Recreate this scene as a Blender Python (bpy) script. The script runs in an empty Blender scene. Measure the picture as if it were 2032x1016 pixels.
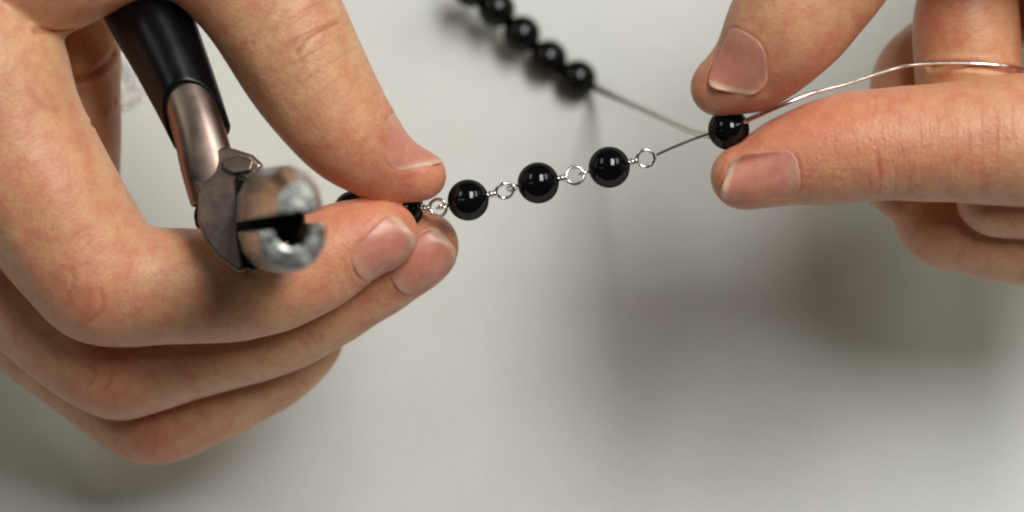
import bpy, bmesh, math, random
import numpy as np
from mathutils import Vector, Matrix

random.seed(4)
rng = np.random.default_rng(7)
S = bpy.context.scene
COL = S.collection

# ------------------------------------------------------------------ camera
PITCH = math.radians(70)
D = 1000.0                     # mm, lens to the plane of focus
TABLE_GAP = 94.0              # mm along the axis from the focal plane to the table
W_MM = 203.2
cp, sp = math.cos(PITCH), math.sin(PITCH)
HC = TABLE_GAP * sp
C0 = np.array([0.0, 0.0, HC])
RIGHT = np.array([1.0, 0, 0])
UP = np.array([0, sp, cp])
BACK = np.array([0, -cp, sp])
MM = 0.001


def cam2world(P):
    """camera-space mm (right, up, towards the lens) -> world metres"""
    P = np.asarray(P, dtype=np.float64)
    return (C0 + P[..., 0:1] * RIGHT + P[..., 1:2] * UP + P[..., 2:3] * BACK) * MM


def px(x, y, z=0.0):
    s = (D - z) / D * 0.1
    return np.array([(x - 1016) * s, (508 - y) * s, z])


def rpx(r, z=0.0):
    return r * 0.1 * (D - z) / D


def to_px(P):
    P = np.asarray(P)
    s = D / (D - P[..., 2])
    return 1016 + P[..., 0] * s * 10, 508 - P[..., 1] * s * 10


cam_d = bpy.data.cameras.new('camera')
cam = bpy.data.objects.new('camera', cam_d)
COL.objects.link(cam)
R = Matrix((RIGHT, UP, BACK)).transposed()
cam.matrix_world = Matrix.Translation(Vector((C0 + BACK * D) * MM)) @ R.to_4x4()
cam_d.sensor_width = 36
cam_d.lens = 36 * D / W_MM
cam_d.clip_start, cam_d.clip_end = 0.02, 30
cam_d.dof.use_dof = True
cam_d.dof.focus_distance = (D - 1) * MM
cam_d.dof.aperture_fstop = cam_d.lens / 20.0
S.camera = cam

# ------------------------------------------------------------------ world and lamps
w = bpy.data.worlds.new('World')
S.world = w
w.use_nodes = True
w.node_tree.nodes['Background'].inputs[0].default_value = (0.92, 1.0, 0.90, 1)
w.node_tree.nodes['Background'].inputs[1].default_value = 0.02


def lamp(name, loc, size, power, color=(1, 1, 1), aim=(0, 0, 0.05), spread=180):
    d = bpy.data.lights.new(name, 'AREA')
    d.shape = 'RECTANGLE'
    d.size, d.size_y = size
    d.energy = power
    d.color = color
    d.spread = math.radians(spread)
    o = bpy.data.objects.new(name, d)
    COL.objects.link(o)
    o.location = loc
    dirv = Vector(aim) - Vector(loc)
    z = -dirv.normalized()
    y = Vector((0, 1, 0))
    x = y.cross(z).normalized()
    y = z.cross(x)
    o.matrix_world = Matrix.Translation(loc) @ Matrix((x, y, z)).transposed().to_4x4()
    return o


lamp('ceiling_panel', (0.50, 0.30, 1.65), (0.50, 1.05), 25.5, (1.0, 0.985, 0.945))
lamp('ceiling_panel', (-1.45, 0.75, 1.65), (0.50, 0.95), 4.6, (0.92, 1.0, 0.89))
lamp('ceiling_panel', (1.55, 0.75, 1.65), (0.60, 1.15), 8.5, (0.90, 1.0, 0.88))

S.view_settings.view_transform = 'Standard'
S.view_settings.look = 'None'
S.view_settings.exposure = 0.0
S.view_settings.gamma = 1.0
S.render.film_transparent = False
S.cycles.filter_width = 2.2


# ------------------------------------------------------------------ node helpers
def new_mat(name):
    m = bpy.data.materials.new(name)
    m.use_nodes = True
    nt = m.node_tree
    return m, nt, nt.nodes['Principled BSDF']


def N(nt, kind, **kw):
    n = nt.nodes.new(kind)
    for k, v in kw.items():
        setattr(n, k, v)
    return n


def L(nt, a, b):
    nt.links.new(a, b)


def noise(nt, scale, detail=4, rough=0.55, coord=None):
    n = N(nt, 'ShaderNodeTexNoise')
    n.inputs['Scale'].default_value = scale
    n.inputs['Detail'].default_value = detail
    n.inputs['Roughness'].default_value = rough
    if coord is not None:
        L(nt, coord, n.inputs['Vector'])
    return n


def ramp(nt, src, stops):
    r = N(nt, 'ShaderNodeValToRGB')
    el = r.color_ramp.elements
    while len(el) < len(stops):
        el.new(0.5)
    for e, (p, c) in zip(el, stops):
        e.position = p
        e.color = (*c, 1) if len(c) == 3 else c
    L(nt, src, r.inputs[0])
    return r


def mat_skin():
    m, nt, b = new_mat('skin')
    tc = N(nt, 'ShaderNodeTexCoord')
    at = N(nt, 'ShaderNodeAttribute', attribute_name='tone')
    n1 = noise(nt, 260, 5, 0.6, tc.outputs['Object'])
    n2 = noise(nt, 1400, 3, 0.6, tc.outputs['Object'])
    mx = N(nt, 'ShaderNodeMix', data_type='RGBA', blend_type='MULTIPLY')
    mx.inputs[0].default_value = 1.0
    r1 = ramp(nt, n1.outputs[0], [(0.28, (0.93, 0.70, 0.70)), (0.5, (1.0, 0.96, 0.96)), (0.72, (1.05, 1.18, 1.08))])
    L(nt, at.outputs['Color'], mx.inputs[6])
    L(nt, r1.outputs[0], mx.inputs[7])
    mx2 = N(nt, 'ShaderNodeMix', data_type='RGBA', blend_type='MULTIPLY')
    mx2.inputs[0].default_value = 1.0
    r2 = ramp(nt, n2.outputs[0], [(0.35, (0.95, 0.93, 0.92)), (0.65, (1.04, 1.05, 1.05))])
    L(nt, mx.outputs[2], mx2.inputs[6])
    L(nt, r2.outputs[0], mx2.inputs[7])
    L(nt, mx2.outputs[2], b.inputs['Base Color'])
    b.inputs['Roughness'].default_value = 0.45
    b.inputs['Specular IOR Level'].default_value = 0.48
    b.inputs['Subsurface Weight'].default_value = 0.35
    b.inputs['Subsurface Radius'].default_value = (1.0, 0.32, 0.16)
    b.inputs['Subsurface Scale'].default_value = 0.0032
    vo = N(nt, 'ShaderNodeTexVoronoi')
    vo.inputs['Scale'].default_value = 1500
    L(nt, tc.outputs['Object'], vo.inputs['Vector'])
    n3 = noise(nt, 700, 6, 0.65, tc.outputs['Object'])
    ad = N(nt, 'ShaderNodeMath', operation='ADD')
    L(nt, vo.outputs['Distance'], ad.inputs[0])
    L(nt, n3.outputs[0], ad.inputs[1])
    bp = N(nt, 'ShaderNodeBump')
    bp.inputs['Strength'].default_value = 0.34
    bp.inputs['Distance'].default_value = 0.00018
    L(nt, ad.outputs[0], bp.inputs['Height'])
    al = N(nt, 'ShaderNodeAttribute', attribute_name='along')
    wk = N(nt, 'ShaderNodeAttribute', attribute_name='wrinkle')
    vs = N(nt, 'ShaderNodeVectorMath', operation='SCALE')
    vs.inputs['Scale'].default_value = 190
    L(nt, tc.outputs['Object'], vs.inputs[0])
    cx = N(nt, 'ShaderNodeCombineXYZ')
    ml = N(nt, 'ShaderNodeMath', operation='MULTIPLY')
    ml.inputs[1].default_value = 1.15
    L(nt, al.outputs['Fac'], ml.inputs[0])
    L(nt, ml.outputs[0], cx.inputs[0])
    va = N(nt, 'ShaderNodeVectorMath', operation='ADD')
    L(nt, cx.outputs[0], va.inputs[0])
    L(nt, vs.outputs[0], va.inputs[1])
    n4 = noise(nt, 1.0, 4, 0.6, va.outputs[0])
    sh = ramp(nt, n4.outputs[0], [(0.34, (0, 0, 0)), (0.52, (1, 1, 1))])
    hw = N(nt, 'ShaderNodeMath', operation='MULTIPLY')
    L(nt, sh.outputs[0], hw.inputs[0])
    L(nt, wk.outputs['Fac'], hw.inputs[1])
    b2 = N(nt, 'ShaderNodeBump')
    b2.inputs['Strength'].default_value = 0.55
    b2.inputs['Distance'].default_value = 0.00036
    L(nt, hw.outputs[0], b2.inputs['Height'])
    L(nt, bp.outputs[0], b2.inputs['Normal'])
    L(nt, b2.outputs[0], b.inputs['Normal'])
    return m


def mat_nail():
    m, nt, b = new_mat('nail')
    tc = N(nt, 'ShaderNodeTexCoord')
    at = N(nt, 'ShaderNodeAttribute', attribute_name='tone')
    n1 = noise(nt, 500, 3, 0.5, tc.outputs['Object'])
    r1 = ramp(nt, n1.outputs[0], [(0.35, (0.92, 0.88, 0.88)), (0.65, (1.05, 1.06, 1.05))])
    mx = N(nt, 'ShaderNodeMix', data_type='RGBA', blend_type='MULTIPLY')
    mx.inputs[0].default_value = 1.0
    L(nt, at.outputs['Color'], mx.inputs[6])
    L(nt, r1.outputs[0], mx.inputs[7])
    L(nt, mx.outputs[2], b.inputs['Base Color'])
    b.inputs['Roughness'].default_value = 0.34
    b.inputs['Specular IOR Level'].default_value = 0.5
    b.inputs['Subsurface Weight'].default_value = 0.3
    b.inputs['Subsurface Radius'].default_value = (1.0, 0.4, 0.25)
    b.inputs['Subsurface Scale'].default_value = 0.0015
    return m


def mat_simple(name, col, rough, metal=0.0, spec=0.5, var=0.1, scale=300, bump=0.0, coat=0.0):
    m, nt, b = new_mat(name)
    tc = N(nt, 'ShaderNodeTexCoord')
    n1 = noise(nt, scale, 5, 0.6, tc.outputs['Object'])
    lo = tuple(c * (1 - var) for c in col)
    hi = tuple(min(1, c * (1 + var)) for c in col)
    r1 = ramp(nt, n1.outputs[0], [(0.3, lo), (0.7, hi)])
    L(nt, r1.outputs[0], b.inputs['Base Color'])
    rr = N(nt, 'ShaderNodeMapRange')
    rr.inputs[3].default_value = max(0.0, rough - 0.35 * rough)
    rr.inputs[4].default_value = rough + 0.35 * rough
    L(nt, n1.outputs[0], rr.inputs[0])
    L(nt, rr.outputs[0], b.inputs['Roughness'])
    b.inputs['Metallic'].default_value = metal
    b.inputs['Specular IOR Level'].default_value = spec
    b.inputs['Coat Weight'].default_value = coat
    if bump:
        bp = N(nt, 'ShaderNodeBump')
        bp.inputs['Strength'].default_value = 0.5
        bp.inputs['Distance'].default_value = bump
        L(nt, n1.outputs[0], bp.inputs['Height'])
        L(nt, bp.outputs[0], b.inputs['Normal'])
    return m


def mat_table():
    m, nt, b = new_mat('table_paper')
    tc = N(nt, 'ShaderNodeTexCoord')
    n1 = noise(nt, 900, 3, 0.6, tc.outputs['Object'])
    n2 = noise(nt, 38, 4, 0.55, tc.outputs['Object'])
    ad = N(nt, 'ShaderNodeMix', data_type='RGBA', blend_type='MULTIPLY')
    ad.inputs[0].default_value = 1.0
    r1 = ramp(nt, n1.outputs[0], [(0.3, (0.68, 0.69, 0.665)), (0.7, (0.74, 0.745, 0.725))])
    r2 = ramp(nt, n2.outputs[0], [(0.3, (0.91, 0.925, 0.90)), (0.7, (1.0, 0.99, 0.985))])
    L(nt, r1.outputs[0], ad.inputs[6])
    L(nt, r2.outputs[0], ad.inputs[7])
    L(nt, ad.outputs[2], b.inputs['Base Color'])
    b.inputs['Roughness'].default_value = 0.6
    b.inputs['Specular IOR Level'].default_value = 0.3
    bp = N(nt, 'ShaderNodeBump')
    bp.inputs['Strength'].default_value = 0.25
    bp.inputs['Distance'].default_value = 0.0002
    L(nt, n1.outputs[0], bp.inputs['Height'])
    L(nt, bp.outputs[0], b.inputs['Normal'])
    return m


M_SKIN, M_NAIL, M_TABLE = mat_skin(), mat_nail(), mat_table()
def mat_bead():
    m, nt, b = new_mat('black_glass')
    b.inputs['Base Color'].default_value = (0.003, 0.0035, 0.004, 1)
    b.inputs['Specular IOR Level'].default_value = 0.0
    b.inputs['Roughness'].default_value = 0.6
    tc = N(nt, 'ShaderNodeTexCoord')
    n1 = noise(nt, 420, 3, 0.5, tc.outputs['Object'])
    gl = N(nt, 'ShaderNodeBsdfGlossy')
    mr = N(nt, 'ShaderNodeMapRange')
    mr.inputs[3].default_value = 0.02
    mr.inputs[4].default_value = 0.09
    L(nt, n1.outputs[0], mr.inputs[0])
    L(nt, mr.outputs[0], gl.inputs['Roughness'])
    fr = N(nt, 'ShaderNodeFresnel')
    fr.inputs[0].default_value = 1.5
    mn = N(nt, 'ShaderNodeMath', operation='MINIMUM')
    mn.inputs[1].default_value = 0.042
    L(nt, fr.outputs[0], mn.inputs[0])
    mx = N(nt, 'ShaderNodeMixShader')
    L(nt, mn.outputs[0], mx.inputs[0])
    L(nt, b.outputs[0], mx.inputs[1])
    L(nt, gl.outputs[0], mx.inputs[2])
    L(nt, mx.outputs[0], nt.nodes['Material Output'].inputs['Surface'])
    return m


M_BEAD = mat_bead()
M_WIRE = mat_simple('silver_wire', (0.93, 0.90, 0.89), 0.20, 1.0, 0.5, 0.05, 900)
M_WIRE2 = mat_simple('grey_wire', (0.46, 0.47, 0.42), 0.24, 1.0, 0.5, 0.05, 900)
M_STEEL = mat_simple('dull_steel', (0.25, 0.185, 0.16), 0.40, 1.0, 0.5, 0.12, 240, 0.00008)
M_JAW = mat_simple('worn_steel', (0.38, 0.40, 0.375), 0.27, 1.0, 0.5, 0.62, 330, 0.0003)
M_GRIP = mat_simple('black_rubber', (0.003, 0.003, 0.004), 0.30, 0, 0.26, 0.2, 200, 0.00004)
M_DARK = mat_simple('dark_steel_and_shade', (0.05, 0.05, 0.05), 0.4, 1.0, 0.5, 0.2, 240)  # spring seat steel; also the painted shade inside and between the jaws


# ------------------------------------------------------------------ object helpers
def tag(o, label=None, cat=None, group=None, kind=None):
    for k, v in (('label', label), ('category', cat), ('group', group), ('kind', kind)):
        if v:
            o[k] = v
    return o


def build(name, verts_cam, faces, mat, parent=None, smooth=True, origin=None):
    """camera-space mm verts -> a mesh object whose origin is at its middle (or at origin)"""
    Wv = cam2world(np.asarray(verts_cam, dtype=np.float64))
    o_ = Wv.mean(0) if origin is None else np.asarray(origin)
    me = bpy.data.meshes.new(name)
    if isinstance(faces, np.ndarray):
        n = len(faces)
        me.vertices.add(len(Wv))
        me.vertices.foreach_set('co', (Wv - o_).astype(np.float32).ravel())
        me.loops.add(n * 4)
        me.loops.foreach_set('vertex_index', faces.astype(np.int32).ravel())
        me.polygons.add(n)
        me.polygons.foreach_set('loop_start', np.arange(n, dtype=np.int32) * 4)
        me.update(calc_edges=True)
        me.validate()
    else:
        me.from_pydata((Wv - o_).tolist(), [], faces)
    if smooth:
        me.polygons.foreach_set('use_smooth', np.ones(len(me.polygons), dtype=bool))
    me.materials.append(mat)
    ob = bpy.data.objects.new(name, me)
    COL.objects.link(ob)
    ob.location = o_
    if parent is not None:
        ob.parent = parent
        ob.location = o_ - np.array(parent.location)
    return ob


def empty(name, cam_pt):
    o = bpy.data.objects.new(name, None)
    COL.objects.link(o)
    o.empty_display_size = 0.01
    o.location = cam2world(np.asarray(cam_pt))
    return o


def catmull(P, n_per=8):
    P = np.asarray(P, dtype=np.float64)
    Q = np.vstack([2 * P[0] - P[1], P, 2 * P[-1] - P[-2]])
    out = []
    for i in range(1, len(Q) - 2):
        p0, p1, p2, p3 = Q[i - 1], Q[i], Q[i + 1], Q[i + 2]
        for t in np.linspace(0, 1, n_per, endpoint=False):
            out.append(0.5 * (2 * p1 + (p2 - p0) * t + (2 * p0 - 5 * p1 + 4 * p2 - p3) * t * t + (3 * p1 - p0 - 3 * p2 + p3) * t ** 3))
    out.append(P[-1])
    return np.array(out)


def tube_geo(P, r, sides=8, closed=False):
    """sweep a circle along a polyline; returns verts, faces"""
    P = np.asarray(P, dtype=np.float64)
    n = len(P)
    rr = np.full(n, r) if np.isscalar(r) else np.asarray(r)
    if closed:
        T = np.roll(P, -1, 0) - np.roll(P, 1, 0)
    else:
        T = np.gradient(P, axis=0)
    T /= np.linalg.norm(T, axis=1)[:, None]
    ref = np.array([0.13, 0.31, 0.94])
    u = np.cross(T[0], ref)
    u /= np.linalg.norm(u)
    V = []
    a = np.linspace(0, 2 * math.pi, sides, endpoint=False)
    for i in range(n):
        u = u - T[i] * np.dot(u, T[i])
        u /= np.linalg.norm(u)
        v = np.cross(T[i], u)
        V.append(P[i] + rr[i] * (np.cos(a)[:, None] * u + np.sin(a)[:, None] * v))
    V = np.concatenate(V)
    F = []
    for i in range(n if closed else n - 1):
        j = (i + 1) % n
        for k in range(sides):
            l = (k + 1) % sides
            F.append((i * sides + k, i * sides + l, j * sides + l, j * sides + k))
    if not closed:
        F.append(tuple(range(sides))[::-1])
        F.append(tuple((n - 1) * sides + k for k in range(sides)))
    return V, F


def join_geo(parts):
    V, F, o = [], [], 0
    for v, f in parts:
        V.append(np.asarray(v))
        F += [tuple(i + o for i in q) for q in f]
        o += len(v)
    return np.concatenate(V), F


# ------------------------------------------------------------------ the table
bm = bmesh.new()
bmesh.ops.create_cube(bm, size=1.0)
for v in bm.verts:
    v.co = Vector((v.co.x * 1.5, v.co.y * 1.1 + 0.05, v.co.z * 0.03 - 0.015))
bmesh.ops.bevel(bm, geom=list(bm.edges), offset=0.004, segments=3, affect='EDGES')
me = bpy.data.meshes.new('table_top')
bm.to_mesh(me)
bm.free()
me.materials.append(M_TABLE)
tb = bpy.data.objects.new('table_top', me)
COL.objects.link(tb)
tag(tb, 'plain white work table under the hands', kind='structure')


# ------------------------------------------------------------------ signed-distance hands
def capsule(P, a, b, ra, rb):
    ab = b - a
    t = np.clip(((P - a) @ ab) / max(1e-9, ab @ ab), 0, 1)
    q = P - a - t[..., None] * ab
    return np.sqrt((q * q).sum(-1)) - (ra + (rb - ra) * t)


def smin(a, b, k):
    h = np.maximum(k - np.abs(a - b), 0) / k
    return np.minimum(a, b) - h * h * k * 0.25


class Hand:
    """groups of tapered capsules; smooth inside a group, creased between groups"""

    def __init__(self):
        self.groups = []          # (k, [(a,b,ra,rb)])
        self.lines = []           # finger centrelines with radii

    def chain(self, pts, k=3.0, n_per=5):
        """pts: (px, py, z, r_px)"""
        A = np.array([[*px(x, y, z), rpx(r, z)] for x, y, z, r in pts])
        B = catmull(A, n_per) if len(A) > 2 else A
        prims = [(B[i, :3], B[i + 1, :3], B[i, 3], B[i + 1, 3]) for i in range(len(B) - 1)]
        self.groups.append((k, prims))
        self.lines.append(B)
        return B

    def blob(self, segs, k):
        prims = []
        for p, q in segs:
            prims.append((px(*p[:3]), px(*q[:3]), rpx(p[3], p[2]), rpx(q[3], q[2])))
        self.groups.append((k, prims))

    def eval(self, P, kk=0.8):
        F = None
        for k, prims in self.groups:
            G = None
            for pr in prims:
                d = capsule(P, *pr)
                G = d if G is None else smin(G, d, k)
            F = G if F is None else smin(F, G, kk)
        return F

    def grad(self, P, e=0.15):
        g = np.stack([self.eval(P + np.eye(3)[i] * e) - self.eval(P - np.eye(3)[i] * e) for i in range(3)], -1)
        return g / np.maximum(1e-9, np.linalg.norm(g, axis=-1))[..., None]

    def mesh(self, lo, hi, h, kk=0.8):
        lo, hi = np.array(lo, float), np.array(hi, float)
        n = np.ceil((hi - lo) / h).astype(int) + 1
        ax = [lo[i] + h * np.arange(n[i]) for i in range(3)]
        F = np.full(n, 9.0, dtype=np.float32)
        for k, prims in self.groups:
            G = np.full(n, 9.0, dtype=np.float32)
            for a, b, ra, rb in prims:
                m = max(ra, rb) + k + 2.0
                i0 = np.clip(np.floor((np.minimum(a, b) - m - lo) / h).astype(int), 0, n)
                i1 = np.clip(np.ceil((np.maximum(a, b) + m - lo) / h).astype(int) + 1, 0, n)
                if np.any(i1 <= i0):
                    continue
                X = (ax[0][i0[0]:i1[0]] - a[0]).astype(np.float32)[:, None, None]
                Y = (ax[1][i0[1]:i1[1]] - a[1]).astype(np.float32)[None, :, None]
                Z = (ax[2][i0[2]:i1[2]] - a[2]).astype(np.float32)[None, None, :]
                ab = (b - a).astype(np.float32)
                t = np.clip((X * ab[0] + Y * ab[1] + Z * ab[2]) / max(1e-6, float(ab @ ab)), 0, 1)
                d = np.sqrt((X - t * ab[0]) ** 2 + (Y - t * ab[1]) ** 2 + (Z - t * ab[2]) ** 2) - (ra + (rb - ra) * t)
                sl = tuple(slice(i0[j], i1[j]) for j in range(3))
                G[sl] = smin(G[sl], d.astype(np.float32), np.float32(k))
            F = smin(F, G, np.float32(kk))
        for i in range(3):                      # close the body where the grid ends
            sl = [slice(None)] * 3
            for e in (0, -1):
                sl[i] = e
                F[tuple(sl)] = 0.4
        # surface nets
        s = F < 0
        c = s[:-1, :-1, :-1].astype(np.int8)
        tot = np.zeros_like(c)
        for dx in (0, 1):
            for dy in (0, 1):
                for dz in (0, 1):
                    tot += s[dx:n[0] - 1 + dx, dy:n[1] - 1 + dy, dz:n[2] - 1 + dz]
        act = np.argwhere((tot > 0) & (tot < 8))
        idx = np.full(tot.shape, -1, dtype=np.int32)
        idx[act[:, 0], act[:, 1], act[:, 2]] = np.arange(len(act))
        cor = [(dx, dy, dz) for dx in (0, 1) for dy in (0, 1) for dz in (0, 1)]
        val = np.stack([F[act[:, 0] + q[0], act[:, 1] + q[1], act[:, 2] + q[2]] for q in cor], 1)
        acc = np.zeros((len(act), 3))
        cnt = np.zeros(len(act))
        for i in range(8):
            for j in range(i + 1, 8):
                if sum(abs(cor[i][q] - cor[j][q]) for q in range(3)) != 1:
                    continue
                va, vb = val[:, i], val[:, j]
                m = (va < 0) != (vb < 0)
                t = np.where(m, va / np.where(m, va - vb, 1), 0)
                p = np.array(cor[i]) + t[:, None] * (np.array(cor[j]) - np.array(cor[i]))
                acc += np.where(m[:, None], p, 0)
                cnt += m
        V = lo + h * (act + acc / cnt[:, None])
        quads = []
        for d in range(3):
            a1, a2 = (d + 1) % 3, (d + 2) % 3
            sl0 = [slice(None)] * 3
            sl1 = [slice(None)] * 3
            sl0[d] = slice(0, -1)
            sl1[d] = slice(1, None)
            A, B = s[tuple(sl0)], s[tuple(sl1)]
            E = np.argwhere(A != B)
            E = E[(E[:, a1] > 0) & (E[:, a2] > 0) & (E[:, a1] < n[a1] - 1) & (E[:, a2] < n[a2] - 1)]
            inside = A[E[:, 0], E[:, 1], E[:, 2]]

            def cell(o1, o2):
                q = E.copy()
                q[:, a1] -= o1
                q[:, a2] -= o2
                return idx[q[:, 0], q[:, 1], q[:, 2]]
            Q = np.stack([cell(1, 1), cell(0, 1), cell(0, 0), cell(1, 0)], 1)
            Q[~inside] = Q[~inside][:, ::-1]
            quads.append(Q)
        Q = np.concatenate(quads)
        Q = Q[(Q >= 0).all(1)]
        return V, Q

    def cast(self, x, y, z0=60.0):
        """first surface point seen at picture position x, y"""
        P = px(x, y, z0)
        dirv = P - np.array([0, 0, D])
        dirv /= np.linalg.norm(dirv)
        for _ in range(200):
            d = float(self.eval(P[None])[0])
            if d < 0.02:
                break
            P = P + dirv * d * 0.9
            if P[2] < -140:
                return None
        return P


def vnormals(V, Q):
    n = np.cross(V[Q[:, 2]] - V[Q[:, 0]], V[Q[:, 3]] - V[Q[:, 1]])
    out = np.zeros_like(V)
    for k in range(4):
        for c in range(3):
            out[:, c] += np.bincount(Q[:, k], weights=n[:, c], minlength=len(V))
    return out / np.maximum(1e-12, np.linalg.norm(out, axis=1))[:, None]


def smooth01(x):
    x = np.clip(x, 0, 1)
    return x * x * (3 - 2 * x)


BASE = np.array([0.71, 0.375, 0.215])
PINK = np.array([0.70, 0.26, 0.152])
OCHRE = np.array([0.68, 0.38, 0.21])


def polydist(V, P):
    best = np.full(len(V), 1e9)
    for i in range(len(P) - 1):
        a, b = P[i], P[i + 1]
        ab = b - a
        t = np.clip(((V - a) @ ab) / max(1e-9, ab @ ab), 0, 1)
        best = np.minimum(best, np.linalg.norm(V - a - t[:, None] * ab, axis=1))
    return best


def nail_frame(hand, spec):
    """spec: centre px, axis end px (towards the tip), normal hint, width mm, length mm"""
    (cx, cy), (ax_, ay_), nrm, wd, ln = spec[:5]
    c = hand.cast(cx, cy)
    tip = px(ax_, ay_, c[2])
    nrm = np.array(nrm, float)
    nrm /= np.linalg.norm(nrm)
    v = tip - c
    v = v - nrm * (v @ nrm)
    v /= np.linalg.norm(v)
    u = np.cross(v, nrm)
    return c, u, v, nrm, wd, ln


def nail_outline(u, v, wd, ln):
    """signed distance (mm) to the rounded nail outline, u, v in mm from the centre, v to the tip"""
    r = 0.36 * wd
    qx = np.abs(u) - (wd / 2 - r)
    qy = np.abs(v) - (ln / 2 - r)
    return np.hypot(np.maximum(qx, 0), np.maximum(qy, 0)) + np.minimum(np.maximum(qx, qy), 0) - r


def make_hand(hand, lo, hi, h, nails, creases, tones, wrinkles, label, name='hand'):
    V, Q = hand.mesh(lo, hi, h)
    n = vnormals(V, Q)
    # colour: flushed finger ends and knuckles, sallow palm sides
    col = np.tile(BASE, (len(V), 1))
    for (tx, ty, tz, tr, target, amt) in tones:
        c = px(tx, ty, tz)
        wgt = amt * np.exp(-((V - c) ** 2).sum(1) / (2 * (tr * 0.1) ** 2))
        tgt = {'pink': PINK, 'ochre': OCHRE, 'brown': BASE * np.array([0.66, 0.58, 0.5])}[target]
        col += wgt[:, None] * (tgt - col)
    # slow unevenness of the flesh
    und = np.zeros(len(V))
    for _ in range(10):
        k = rng.normal(size=3) * 0.32
        und += np.sin(V @ k + rng.uniform(0, 6.28))
    V = V + n * (und * 0.045)[:, None]
    # creases
    for cr in creases:
        pts, wid, dep = cr[:3]
        red = cr[3] if len(cr) > 3 else 0.5
        P = [hand.cast(x, y) for x, y in pts]
        P = [p for p in P if p is not None]
        if len(P) < 2:
            continue
        P = catmull(np.array(P), 4) if len(P) > 2 else np.array(P)
        m = np.where(((V > P.min(0) - 4) & (V < P.max(0) + 4)).all(1))[0]
        d = polydist(V[m], P)
        g = np.exp(-(d / wid) ** 2)
        rim = np.exp(-((d - 2.2 * wid) / (1.3 * wid)) ** 2)
        V[m] += n[m] * (-dep * g + 0.35 * dep * rim)[:, None]
        col[m] *= 1 - (red * g)[:, None] * np.array([0.30, 0.55, 0.62])
    frames = []
    for spec in nails:
        c, u, v, nr, wd, ln = fr = nail_frame(hand, spec)
        frames.append((fr, spec))
        sk = spec[5] if len(spec) > 5 else 0.0
        q = V - c
        m = np.where((np.linalg.norm(q, axis=1) < ln) & (n @ nr > -0.15))[0]
        a, b = q[m] @ u, q[m] @ v
        e = nail_outline(a, ((b + 0.5 * ln) / (ln + sk * a) - 0.5) * ln, wd, ln)
        inside = smooth01(-e / 0.5 + 0.3)
        ring = np.exp(-((e - 0.75) / 0.6) ** 2) * (b < ln * 0.42)
        V[m] += n[m] * (-0.15 * inside + 0.10 * ring)[:, None]
        halo = np.exp(-(np.maximum(e, 0) / 1.8) ** 2) * 0.45
        col[m] += halo[:, None] * (PINK * 0.92 - col[m])
    root = build(name, V, Q, M_SKIN)
    at = root.data.color_attributes.new('tone', 'FLOAT_COLOR', 'POINT')
    at.data.foreach_set('color', np.hstack([np.clip(col, 0, 1), np.ones((len(col), 1))]).astype(np.float32).ravel())
    # how far along its finger each point lies, for the fine cross wrinkles
    best = np.full(len(V), 1e9)
    along = np.zeros(len(V))
    base = 0.0
    for B in hand.lines:
        for i in range(len(B) - 1):
            a, b = B[i, :3], B[i + 1, :3]
            ab = b - a
            ll = float(np.linalg.norm(ab))
            t = np.clip(((V - a) @ ab) / max(1e-9, ll * ll), 0, 1)
            d = np.linalg.norm(V - a - t[:, None] * ab, axis=1) - (B[i, 3] + (B[i + 1, 3] - B[i, 3]) * t)
            m = d < best
            best[m] = d[m]
            along[m] = base + ll * t[m]
            base += ll
        base += 30
    wr = np.full(len(V), 0.22)
    for (x, y, z, r) in wrinkles:
        wr += np.exp(-((V - px(x, y, z)) ** 2).sum(1) / (2 * (r * 0.1) ** 2))
    wr *= np.clip(1.2 - np.maximum(best, 0) / 1.5, 0, 1)
    for nm_, dat in (('along', along), ('wrinkle', wr)):
        t_ = root.data.attributes.new(nm_, 'FLOAT', 'POINT')
        t_.data.foreach_set('value', dat.astype(np.float32))
    tag(root, label, 'hand')
    for fr, spec in frames:
        make_nail(hand, root, fr, spec[5] if len(spec) > 5 else 0.0)
    return root


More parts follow.
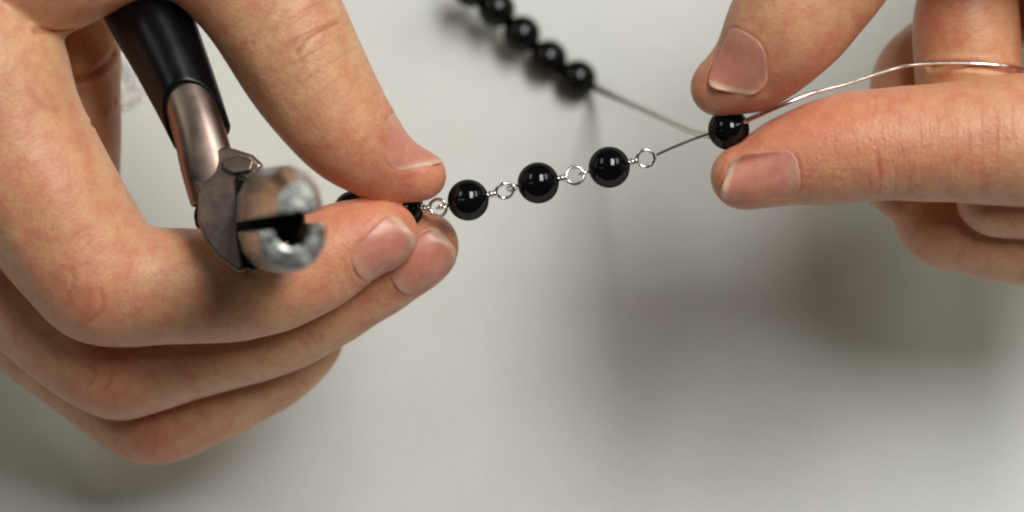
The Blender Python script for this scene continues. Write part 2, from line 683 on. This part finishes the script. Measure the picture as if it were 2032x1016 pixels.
def make_nail(hand, parent, fr, skew=0.0):
    c, u, v, nr, wd, ln = fr
    nu, nv = 23, 29
    pts = np.zeros((nv, nu, 3))
    for j in range(nv):
        t = j / (nv - 1)                      # 0 root, 1 free edge
        bv = (t - 0.5) * ln
        # half width at this height, from the outline
        us = np.linspace(0, wd * 0.6, 300)
        ins = nail_outline(us, np.full(300, bv * 0.998), wd, ln) <= 0.0
        hw = us[ins].max() if ins.any() else 0.02
        for i in range(nu):
            a = (i / (nu - 1) * 2 - 1) * hw
            pts[j, i] = c + u * a + v * (bv + skew * a * t) + nr * 5.0
    flat = pts.reshape(-1, 3)
    dist = np.zeros(len(flat))
    for _ in range(60):
        d = hand.eval(flat - nr * dist[:, None])
        dist += np.clip(d, -0.5, 3) * 0.85
        dist = np.minimum(dist, 9.0)
    H = (5.0 - dist).reshape(nv, nu)         # height over the nail plane
    # the free edge carries straight on instead of diving round the fingertip
    j0 = int(nv * 0.72)
    for j in range(j0 + 1, nv):
        lim = H[j0] + (H[j0] - H[j0 - 5]) / 5 * (j - j0) * 1.0
        H[j] = np.maximum(H[j], lim)
    # do not let the sides dive off the finger
    H = np.maximum(H, H[:, nu // 2][:, None] - wd * 0.30)
    for _ in range(2):
        Hp = np.pad(H, 1, mode='edge')
        H = (Hp[1:-1, 1:-1] * 2 + Hp[:-2, 1:-1] + Hp[2:, 1:-1] + Hp[1:-1, :-2] + Hp[1:-1, 2:]) / 6
    bow = 1 - np.linspace(-1, 1, nu)[None, :] ** 4 * 0.9
    top = pts + nr * (H - 5.0 - 0.13 + 0.21 * bow)[..., None]
    bot = pts + nr * (H - 5.0 - 0.42)[..., None]
    V = np.concatenate([top.reshape(-1, 3), bot.reshape(-1, 3)])
    o = nv * nu
    F = []
    for j in range(nv - 1):
        for i in range(nu - 1):
            a = j * nu + i
            F.append((a, a + 1, a + nu + 1, a + nu))
            F.append((o + a + nu, o + a + nu + 1, o + a + 1, o + a))
    rim = [i for i in range(nu)] + [j * nu + nu - 1 for j in range(1, nv)] + [(nv - 1) * nu + i for i in range(nu - 2, -1, -1)] + [j * nu for j in range(nv - 2, 0, -1)]
    for q in range(len(rim)):
        a, b = rim[q], rim[(q + 1) % len(rim)]
        F.append((a, o + a, o + b, b))
    ob = build('fingernail', V, F, M_NAIL, parent)
    ob.data.polygons.foreach_set('use_smooth', np.ones(len(ob.data.polygons), bool))
    tt = np.repeat(np.linspace(0, 1, nv), nu)
    uu = np.tile(np.linspace(-1, 1, nu), nv)
    bed = np.array([0.66, 0.265, 0.19])
    pale = np.array([0.68, 0.35, 0.25])
    edge = np.array([0.74, 0.46, 0.33])
    lun = smooth01((0.24 - tt - 0.10 * uu * uu) / 0.10)
    fre = smooth01((tt - 0.86 - 0.05 * (1 - uu * uu) + 0.02) / 0.05)
    colr = bed + (lun * 0.8)[:, None] * (pale - bed)
    colr = colr + fre[:, None] * (edge - colr)
    colr = np.vstack([colr, colr])
    at = ob.data.color_attributes.new('tone', 'FLOAT_COLOR', 'POINT')
    at.data.foreach_set('color', np.hstack([colr, np.ones((len(colr), 1))]).astype(np.float32).ravel())
    return ob


# ---- hand holding the pliers
LH = Hand()
LH.blob([((-420, -700, -8, 270), (-280, -260, -8, 220)),
         ((-280, -260, -8, 220), (-150, 60, -10, 190)),
         ((-280, -260, -8, 200), (110, -130, 2, 140)),        # back of the hand and wrist
         ((-150, 60, -10, 190), (-70, 330, -4, 165)),
         ((-150, 60, -10, 190), (-110, 480, -16, 150)),
         ((-150, 60, -10, 190), (-140, 520, -32, 125)),
         ((-150, 60, -10, 180), (110, -100, 4, 128)),
         ((110, -100, 4, 128), (350, -165, 4, 120)),
         ((350, -165, 4, 120), (515, -40, 4, 128))], 9.0)
LH.chain([(350, -165, 4, 120), (508, -26, 4, 130), (600, 130, 4, 119), (680, 252, 3, 99), (747, 317, 1, 73), (800, 341, 0, 53), (840, 350, 0, 43)], 1.5)      # thumb
LH.chain([(-70, 120, 0, 200), (-5, 235, 2, 158), (85, 390, 2, 146), (170, 512, 1, 131), (206, 556, 1, 119), (270, 568, 0, 109), (470, 563, 0, 107), (600, 530, 0, 96), (705, 478, 0, 74), (772, 462, 0, 56)], 2.0)   # index
LH.chain([(-110, 380, -16, 165), (20, 520, -19, 132), (125, 636, -20, 118), (205, 704, -20, 108), (242, 725, -20, 97), (290, 711, -20, 97), (400, 680, -20, 98), (560, 640, -19, 92), (700, 570, -16, 80), (790, 520, -13, 72), (845, 486, -11, 62)], 2.0)   # middle
LH.chain([(-120, 420, -30, 150), (40, 600, -36, 120), (160, 706, -38, 109), (258, 798, -38, 94), (302, 828, -38, 83), (345, 812, -38, 86), (430, 776, -38, 89), (540, 718, -37, 84), (606, 664, -35, 74)], 2.0)   # ring
LH.chain([(-60, -60, -34, 120), (120, 20, -32, 92), (160, 200, -32, 68), (150, 360, -32, 75), (120, 520, -30, 90)], 3.0)  # heel of the palm behind
LEFT_NAILS = [((806, 282), (868, 350), (0.63, 0.50, 0.60), 13.0, 12.5, -0.5),
              ((765, 505), (830, 462), (0.34, -0.42, 0.84), 11.0, 13.5),
              ((845, 532), (905, 490), (0.42, -0.55, 0.72), 11.0, 14.0)]
LEFT_CREASES = [
    ([(590, 105), (612, 78), (640, 58), (670, 44)], 0.45, 0.32, 0.95),
    ([(540, 75), (552, 45), (575, 20)], 0.5, 0.15, 0.25),
    ([(500, 90), (520, 45), (545, 8)], 0.5, 0.12, 0.2),
    ([(585, 160), (600, 130), (590, 105)], 0.5, 0.10, 0.25),
    ([(135, 585), (148, 560), (140, 535)], 0.45, 0.2, 0.5),
    ([(175, 640), (205, 610), (200, 575)], 0.45, 0.15, 0.4),
    ([(175, 765), (190, 745), (178, 725)], 0.4, 0.2, 0.5),
    ([(205, 775), (222, 748), (215, 720)], 0.4, 0.15, 0.4),
    ([(610, 660), (632, 680), (636, 665)], 0.35, 0.18, 0.5),
    ([(590, 670), (612, 690)], 0.35, 0.12, 0.4),
    ([(152, 158), (180, 150), (225, 108)], 0.7, 0.7, 0.8),
    ([(180, 250), (205, 225), (228, 200)], 0.5, 0.3, 0.5),
    ([(60, 185), (85, 210), (112, 222)], 0.8, 0.2, 0.3),
    ([(70, 62), (100, 62), (140, 57)], 0.6, 0.45, 0.55),
    ([(700, 590), (730, 575)], 0.35, 0.12, 0.4),
]
LEFT_TONES = [(830, 370, 0, 90, 'pink', 0.8), (720, 330, 4, 110, 'pink', 0.6), (640, 150, 14, 120, 'ochre', 0.5),
              (800, 440, 3, 110, 'pink', 0.65), (600, 500, 6, 130, 'pink', 0.6), (165, 600, 8, 75, 'pink', 0.85),
              (220, 770, -12, 75, 'pink', 0.8), (300, 880, -30, 70, 'pink', 0.75), (880, 470, -4, 50, 'ochre', 0.7),
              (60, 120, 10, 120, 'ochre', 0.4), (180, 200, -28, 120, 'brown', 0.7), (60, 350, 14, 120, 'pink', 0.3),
              (450, 640, -2, 120, 'ochre', 0.4), (450, 740, -14, 140, 'ochre', 0.4)]
H_GRID = 0.5
make_hand(LH, px(-560, 1000, -54), px(960, -800, 24), H_GRID, LEFT_NAILS, LEFT_CREASES, LEFT_TONES,
          [(600, 90, 12, 70), (170, 590, 8, 75), (220, 755, -13, 70), (630, 640, -6, 40), (300, 850, -28, 50), (690, 560, 2, 40), (740, 240, 10, 30)],
          'hand on the pliers side, pinching the beaded end between thumb and two fingers')

# ---- hand holding the wire
RH = Hand()
RH.blob([((2420, -700, -6, 260), (2330, -330, -8, 210)),
         ((2330, -330, -8, 210), (2260, 60, -10, 175)),
         ((2330, -330, -8, 190), (1960, -260, 2, 140)),
         ((2260, 120, -10, 165), (2140, 270, -4, 125)),
         ((2260, 120, -20, 165), (2150, 20, -44, 115)),
         ((2260, 120, -10, 170), (2150, 380, -24, 110)),
         ((2300, -140, -10, 150), (1900, -205, 4, 118)),
         ((1900, -190, 4, 130), (1690, -130, 8, 130))], 8.0)
RH.chain([(1690, -130, 8, 130), (1602, -12, 8, 124), (1557, 57, 8, 110), (1500, 130, 6, 82), (1447, 163, 5, 59), (1422, 175, 4, 47)], 1.5)   # thumb
RH.chain([(2180, 272, -2, 128), (2040, 277, 1, 124), (1900, 282, 2, 112), (1730, 288, 2, 103), (1640, 301, 2, 96), (1560, 322, 2, 77), (1492, 348, 3, 57), (1466, 352, 3, 50)], 2.0)   # index
RH.chain([(1955, -160, -14, 120), (1922, -40, -15, 84), (1920, 0, -15, 88), (1917, 60, -15, 97), (1922, 150, -16, 98), (1930, 260, -18, 98), (1950, 380, -22, 90)], 2.0)    # middle, palm side
RH.chain([(2130, -90, -40, 120), (2010, -10, -37, 92), (1880, 110, -33, 88), (1824, 175, -33, 92), (1835, 280, -33, 88)], 2.0)        # ring behind
RH.chain([(2160, 455, -24, 110), (2010, 450, -24, 101), (1915, 438, -24, 90), (1878, 432, -24, 86), (1872, 395, -24, 80)], 2.5)     # folded finger below
RH.chain([(2160, 392, -10, 80), (2040, 392, -10, 74), (1970, 388, -10, 72)], 2.0)                            # tip tucked under the index
RH.chain([(1735, 345, -22, 42), (1800, 390, -24, 44), (1860, 420, -26, 50)], 2.0)
RIGHT_NAILS = [((1460, 122), (1401, 235), (-0.70, 0.20, 0.68), 11.5, 12.2, 0.22),
               ((1512, 357), (1432, 366), (-0.12, -0.62, 0.76), 9.5, 15.0, -0.4)]
RIGHT_CREASES = [
    ([(1742, 380), (1746, 345), (1740, 305)], 0.35, 0.25, 0.6),
    ([(1730, 230), (1738, 205), (1735, 190)], 0.35, 0.12, 0.3),
    ([(1775, 380), (1778, 340)], 0.35, 0.12, 0.35),
    ([(1800, 382), (1806, 350)], 0.35, 0.10, 0.3),
    ([(1955, 385), (1960, 350)], 0.35, 0.10, 0.3),
    ([(1845, 132), (1900, 129), (1960, 133), (2012, 139)], 0.6, 0.9, 0.7),
    ([(1600, 360), (1612, 340)], 0.35, 0.12, 0.35),
]
RIGHT_TONES = [(1440, 200, 8, 80, 'pink', 0.5), (1620, 60, 16, 110, 'ochre', 0.4), (1580, 160, 12, 70, 'pink', 0.6),
               (1480, 350, 6, 80, 'pink', 0.7), (1650, 260, 10, 130, 'pink', 0.6), (1880, 300, 12, 120, 'pink', 0.4),
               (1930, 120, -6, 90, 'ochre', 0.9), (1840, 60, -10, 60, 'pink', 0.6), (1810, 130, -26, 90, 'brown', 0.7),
               (1880, 470, -14, 70, 'pink', 0.35), (1980, 500, -14, 80, 'ochre', 0.4), (1600, 220, 8, 70, 'pink', 0.5)]
make_hand(RH, px(1330, 640, -54), px(2560, -800, 26), H_GRID, RIGHT_NAILS, RIGHT_CREASES, RIGHT_TONES,
          [(1760, 320, 10, 60), (1650, 330, 10, 35), (1960, 300, 10, 60), (1540, 40, 14, 30), (1950, 480, -14, 60)],
          'hand on the wire side, pinching the threaded bead between thumb and forefinger')


# ------------------------------------------------------------------ pliers
def loft(secs, n=28, endfun=None, cap=(True, True), per=6, exp=2.0):
    """secs: rows (x_px, y_px, z, half_width_px, half_depth_mm); width lies across the path in the picture, depth towards the lens"""
    A = np.array([[*px(r[0], r[1], r[2]), rpx(r[3], r[2]), r[4]] for r in secs])
    B = catmull(A, per) if len(A) > 2 else A
    a = np.linspace(0, 2 * math.pi, n, endpoint=False)
    m = len(B)
    ts = np.linspace(0, 1, m)

    def at(t):
        t = np.clip(t, 0, 1) * (m - 1)
        i = np.minimum(np.floor(t).astype(int), m - 2)
        f = (t - i)[:, None]
        return B[i] * (1 - f) + B[i + 1] * f, (B[i + 1] - B[i])[:, :3]
    V = []
    for t in ts:
        te = np.full(n, t) if endfun is None else t * endfun(a)
        P, T = at(te)
        T = T / np.linalg.norm(T, axis=1)[:, None]
        wdir = np.cross(T, np.array([0, 0, 1.0]))
        wdir /= np.linalg.norm(wdir, axis=1)[:, None]
        ddir = np.cross(wdir, T)
        ca, sa = np.sin(a), np.cos(a)
        ca = np.sign(ca) * np.abs(ca) ** (2 / exp)
        sa = np.sign(sa) * np.abs(sa) ** (2 / exp)
        V.append(P[:, :3] + wdir * (P[:, 3] * ca)[:, None] + ddir * (P[:, 4] * sa)[:, None])
    V = np.concatenate(V)
    F = []
    for i in range(m - 1):
        for k in range(n):
            l = (k + 1) % n
            F.append((i * n + k, i * n + l, (i + 1) * n + l, (i + 1) * n + k))
    if cap[0]:
        F.append(tuple(range(n))[::-1])
    if cap[1]:
        F.append(tuple((m - 1) * n + k for k in range(n)))
    return V, F


def fix_normals(ob):
    b = bmesh.new()
    b.from_mesh(ob.data)
    bmesh.ops.recalc_face_normals(b, faces=list(b.faces))
    b.to_mesh(ob.data)
    b.free()


def bevel(ob, wdt, seg=3, ang=35):
    fix_normals(ob)
    md = ob.modifiers.new('edge', 'BEVEL')
    md.width = wdt
    md.segments = seg
    md.limit_method = 'ANGLE'
    md.angle_limit = math.radians(ang)
    return ob


def prism(poly_front, z_fun, thick, name, mat, parent, bev=0.0006):
    """polygon in picture coordinates with its own depth, given a thickness away from the lens"""
    f = np.array([px(x, y, z_fun(x, y)) for x, y in poly_front])
    b = f - np.array([0, 0, thick])
    n = len(f)
    V = np.vstack([f, b])
    F = [tuple(range(n)), tuple(range(2 * n - 1, n - 1, -1))]
    F += [(i, n + i, n + (i + 1) % n, (i + 1) % n) for i in range(n)]
    ob = build(name, V, F, mat, parent, smooth=False)
    return bevel(ob, bev)


pl = empty('pliers', px(430, 420, 12))
tag(pl, 'steel jewellery pliers with a black rubber grip, jaws pointing up at the lens', 'pliers')

# sleeve with a scooped end
sleeve_path = [(195, -190, -12, 92, 8.5), (245, -80, -8, 88, 8.5), (292, 20, -3, 84, 8.2), (338, 120, 2, 74, 7.6), (375, 205, 6, 66, 7.0), (402, 272, 9, 60, 6.6)]
scoop = lambda a: 1 - 0.235 * np.clip(np.cos(a), 0, 1) ** 0.75
V, F = loft(sleeve_path, 40, scoop, (True, False), 8)
g = build('grip', V, F, M_GRIP, pl)
md = g.modifiers.new('wall', 'SOLIDIFY')
md.thickness = 0.0011
md.offset = -1
md = g.modifiers.new('lip', 'BEVEL')
md.width = 0.0004
md.segments = 2
md.limit_method = 'ANGLE'
md.angle_limit = math.radians(50)
# tang of the near handle
V, F = loft([(338, 118, 1.5, 52, 5.6), (372, 195, 6, 53, 5.6), (395, 262, 9.5, 52, 5.2), (412, 330, 12, 54, 4.4), (428, 400, 13, 50, 3.6)], 32, None, (True, True), 8, 2.6)
bevel(build('tang', V, F, M_STEEL, pl), 0.0006)
# flat joint plate
zz = lambda x, y: 17.6 + (x - 420) * 0.016 + (y - 400) * 0.021
prism([(352, 300), (400, 296), (452, 292), (470, 297), (498, 306), (522, 328), (500, 352), (478, 372), (476, 470), (486, 540), (470, 540), (432, 512), (405, 476), (392, 440), (392, 385), (370, 340)], zz, 9.0, 'joint_plate', M_STEEL, pl, 0.0009)
prism([(440, 318), (470, 310), (505, 318), (498, 340), (462, 346), (442, 336)], lambda x, y: 18.8 + (x - 420) * 0.016 + (y - 400) * 0.021, 2.0, 'joint_step', M_STEEL, pl, 0.0005)
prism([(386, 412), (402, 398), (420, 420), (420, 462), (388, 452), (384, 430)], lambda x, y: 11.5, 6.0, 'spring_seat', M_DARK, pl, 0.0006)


def jaw(name, base, nose, up, hw0, hh0, hollow, shrink, blunt):
    """a half-round jaw: a trough with a thick wall, its hollow facing the bite"""
    base_c, nose_c = px(*base), px(*nose)
    axis = nose_c - base_c
    ln = np.linalg.norm(axis)
    axis /= ln
    up = np.array(up, float)
    up -= axis * (up @ axis)
    up /= np.linalg.norm(up)
    side = np.cross(axis, up)
    n, m = 8, 6
    a = np.linspace(0, math.pi, n)
    V = []
    for j in range(m):
        t = j / (m - 1)
        taper = (1 - shrink * t) * (1 - blunt * max(0, (t - 0.7) / 0.3) ** 2)
        c = base_c + axis * ln * t
        for q in a:
            V.append(c + side * hw0 * taper * math.cos(q) + up * (hh0 * taper * math.sin(q) ** 0.85))
        for q in a[::-1]:
            V.append(c + side * hw0 * hollow * taper * math.cos(q) + up * (hh0 * (hollow - 0.06) * taper * math.sin(q)))
    r = 2 * n
    F = []
    for j in range(m - 1):
        for k in range(r):
            l = (k + 1) % r
            F.append((j * r + k, j * r + l, (j + 1) * r + l, (j + 1) * r + k))
    nd = len(F)
    for o in (0, (m - 1) * r):
        for k in range(n - 1):
            F.append((o + k, o + k + 1, o + r - 2 - k, o + r - 1 - k))
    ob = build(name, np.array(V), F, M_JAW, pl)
    ob.data.materials.append(M_DARK)  # inner faces get a dark colour standing in for shade in the bite
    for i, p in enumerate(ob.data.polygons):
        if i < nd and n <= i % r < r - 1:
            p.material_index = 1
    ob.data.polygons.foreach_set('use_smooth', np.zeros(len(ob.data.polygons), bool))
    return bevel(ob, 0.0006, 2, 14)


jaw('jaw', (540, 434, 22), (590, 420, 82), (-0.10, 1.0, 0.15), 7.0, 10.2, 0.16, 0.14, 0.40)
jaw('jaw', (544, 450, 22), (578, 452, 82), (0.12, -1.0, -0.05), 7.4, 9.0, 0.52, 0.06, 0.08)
prism([(466, 345), (492, 352), (520, 395), (600, 405), (604, 440), (596, 468), (540, 490), (505, 540), (486, 535), (470, 470)], lambda x, y: 20.0 + (x - 480) * 0.05, 8.0, 'jaw_gap_shade', M_DARK, pl, 0.0008)  # added dark block filling the gap, stands in for shade between the jaws


# ------------------------------------------------------------------ beads, rings and wire
def sphere_geo(r, nu=48, nv=32, hole=0.10):
    """bead of revolution about local X with dimpled holes at both ends"""
    V, F = [], []
    for j in range(nv + 1):
        t = math.pi * j / nv
        rad = r * math.sin(t)
        xx = -r * math.cos(t)
        if j in (0, nv):
            rad = r * 0.06
            xx *= 0.86
        elif j in (1, nv - 1):
            rad = max(rad, r * hole)
        for k in range(nu):
            p = 2 * math.pi * k / nu
            V.append((xx, rad * math.cos(p), rad * math.sin(p)))
    for j in range(nv):
        for k in range(nu):
            l = (k + 1) % nu
            F.append((j * nu + k, (j + 1) * nu + k, (j + 1) * nu + l, j * nu + l))
    F.append(tuple(range(nu)))
    F.append(tuple(nv * nu + k for k in range(nu))[::-1])
    return V, F


def local_mesh(name, V, F, mat):
    me = bpy.data.meshes.new(name)
    me.from_pydata((np.asarray(V) * MM).tolist(), [], F)
    me.polygons.foreach_set('use_smooth', np.ones(len(me.polygons), bool))
    me.materials.append(mat)
    return me


BEAD_R = 4.1
bead_me = local_mesh('bead', *sphere_geo(BEAD_R), M_BEAD)
WR = 0.29
# twisted neck and ring on the +X side, small eye on the -X side
th = np.linspace(0, 2 * math.pi * 2.6, 60)
neck = np.stack([3.9 + 1.9 * th / th[-1], 0.55 * np.cos(th), 0.55 * np.sin(th)], 1)
th2 = np.linspace(math.pi, -math.pi * 1.02, 44)
ring = np.stack([7.45 + 1.72 * np.cos(th2), 1.72 * np.sin(th2), 0.28 * np.sin(th2 * 0.5)], 1)
th3 = np.linspace(0, 2 * math.pi, 32, endpoint=False)
eye = np.stack([-5.15 + 1.15 * np.cos(th3), 0.25 * np.sin(th3), 1.0 * np.sin(th3)], 1)
shank = np.array([[-4.4, 0, 0], [-3.2, 0, 0]])
neck_me = local_mesh('wire_twist', *tube_geo(neck, WR, 8), M_WIRE)
ring_me = local_mesh('wire_ring', *tube_geo(ring, WR * 1.3, 10), M_WIRE)
eye_me = local_mesh('wire_eye', *join_geo([tube_geo(eye, WR, 8, True), tube_geo(shank, WR, 8)]), M_WIRE)


def orient(xdir_cam, zhint_cam=(0, 0, 1), roll=0.0):
    x = np.asarray(xdir_cam, float)
    x /= np.linalg.norm(x)
    z = np.asarray(zhint_cam, float)
    z = z - x * (x @ z)
    z /= np.linalg.norm(z)
    y = np.cross(z, x)
    A = np.stack([x, y, z], 1)                        # cam-space columns
    B = np.stack([RIGHT, UP, BACK], 1) @ A
    return Matrix(B.tolist()).to_4x4() @ Matrix.Rotation(roll, 4, 'X')


def bead(pt, xdir, label, group, parts=('twist', 'ring', 'eye'), roll=0.0, scale=1.0):
    o = bpy.data.objects.new('bead', bead_me)
    COL.objects.link(o)
    o.matrix_world = Matrix.Translation(Vector(cam2world(np.asarray(pt)))) @ orient(xdir, roll=roll)
    if scale != 1.0:
        o.scale = (scale,) * 3
    tag(o, label, 'bead', group)
    for p, nm, me_ in (('twist', 'wire_twist', neck_me), ('ring', 'wire_ring', ring_me), ('eye', 'wire_eye', eye_me)):
        if p in parts:
            c = bpy.data.objects.new(nm, me_)
            COL.objects.link(c)
            c.parent = o
    return o


p1, p2, p3 = px(929, 397, 0), px(1068, 363, 0), px(1209, 332, 0)
g_chain = 'black beads wired together into a chain'
bead(px(702, 419, -9), (1, -0.02, 0.1), 'black bead mostly hidden between the thumb and forefinger, nearest the pliers jaws', g_chain, ('twist', 'ring', 'eye'))
bead(px(800, 414, -6), (1, 0.02, 0.35), 'black bead half hidden in the pinch, just before the thumb tip', g_chain)
bead(p1, (1, 0.25, 0), 'black bead just clear of the thumb tip, first bare bead of the wired chain', g_chain, roll=0.5)
bead(p2, (1, 0.20, 0), 'black bead in the middle of the three bare beads of the wired chain', g_chain, roll=-0.2)
bead(p3, (1, 0.24, 0), 'last black bead of the wired chain, before the straight wire to the held bead', g_chain, roll=0.15)
held = px(1446, 257, 1.5)
bead(held, (1, 0.40, 0.0), 'black bead gripped between thumb and forefinger, bare wire running through it', None, ())

# bare wire from the last ring through the held bead and over the forefinger
wp = [px(1300, 309, -0.6), px(1340, 291, -0.3), px(1400, 268, 0), held, px(1490, 236, 6), px(1554, 208, 8), px(1613, 185, 7), px(1684, 166, 4), px(1767, 139, 1), px(1825, 128, -2), px(1925, 126, -4.5), px(2005, 132, -6), px(2036, 140, -13)]
V, F = tube_geo(catmull(np.array(wp), 10), np.interp(np.arange(121), [0, 25, 42, 75, 120], [0.36, 0.38, 0.56, 0.38, 0.30]), 10)
tag(build('wire', V, F, M_WIRE), 'bright silver wire threaded through the held bead and curving over the forefinger', 'wire')

# loose strand lying on the table behind
def table_z(x, y, lift):
    """depth (mm) of a point lift mm above the table seen at picture x, y"""
    # height = HC + Y*cp + Z*sp with Y = (508-y)*0.1*(D-Z)/D
    k = (508 - y) * 0.1
    return (lift - HC - k * cp) / (sp - k * cp / D)


strand = [(885, -62, 14), (936, -22, 12), (985, 18, 10), (1035, 68, 7.5), (1088, 116, 5.2), (1146, 156, 4.3)]
SP = [px(x, y, table_z(x, y, l)) for x, y, l in strand]
lab = [None, 'black bead of the loose strand cut off by the top edge of the picture',
       'black bead of the loose strand, fourth from the bare wire',
       'black bead of the loose strand, third from the bare wire',
       'black bead of the loose strand, second from the bare wire',
       'black bead ending the loose strand, where the bare wire leaves it']
for i in range(1, len(SP)):
    dv = SP[i] - SP[i - 1] if i == len(SP) - 1 else SP[i + 1] - SP[i - 1]
    bead(SP[i], dv, lab[i], 'black beads threaded loose on a wire', (), scale=1.0)
wp = SP[:] + [px(1185, 176, table_z(1185, 176, 5.5)), px(1240, 201, -76), px(1300, 228, -50), px(1370, 259, -22), px(1415, 268, -7), px(1470, 262, -6)]
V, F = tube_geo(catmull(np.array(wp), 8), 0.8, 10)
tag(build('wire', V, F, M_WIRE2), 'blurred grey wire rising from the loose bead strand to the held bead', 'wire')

# fine chain lying on the table by the pliers
ch = empty('chain', px(250, 150, table_z(250, 150, 0.6)))
tag(ch, 'small blurred silver chain lying on the table beside the pliers grip', 'chain')
th = np.linspace(0, 2 * math.pi, 20, endpoint=False)
lk = np.stack([1.5 * np.cos(th), 1.0 * np.sin(th), 0 * th], 1)
link_me = local_mesh('chain_link', *tube_geo(lk, 0.28, 8, True), M_WIRE)
path = catmull(np.array([(262, 60), (238, 105), (250, 140), (270, 165), (246, 185), (238, 205), (262, 200), (285, 185)], float), 3)
for i in range(len(path)):
    q = path[i]
    d = path[min(i + 1, len(path) - 1)] - path[max(i - 1, 0)]
    o = bpy.data.objects.new('chain_link', link_me)
    COL.objects.link(o)
    wpt = cam2world(px(q[0], q[1], table_z(q[0], q[1], 0.7)))
    ang = math.atan2(-d[1], d[0])
    o.matrix_world = Matrix.Translation(Vector(wpt - np.array(ch.location))) @ Matrix.Rotation(ang, 4, 'Z') @ Matrix.Rotation(0.75 * (1 if i % 2 else -1), 4, 'X')
    o.parent = ch
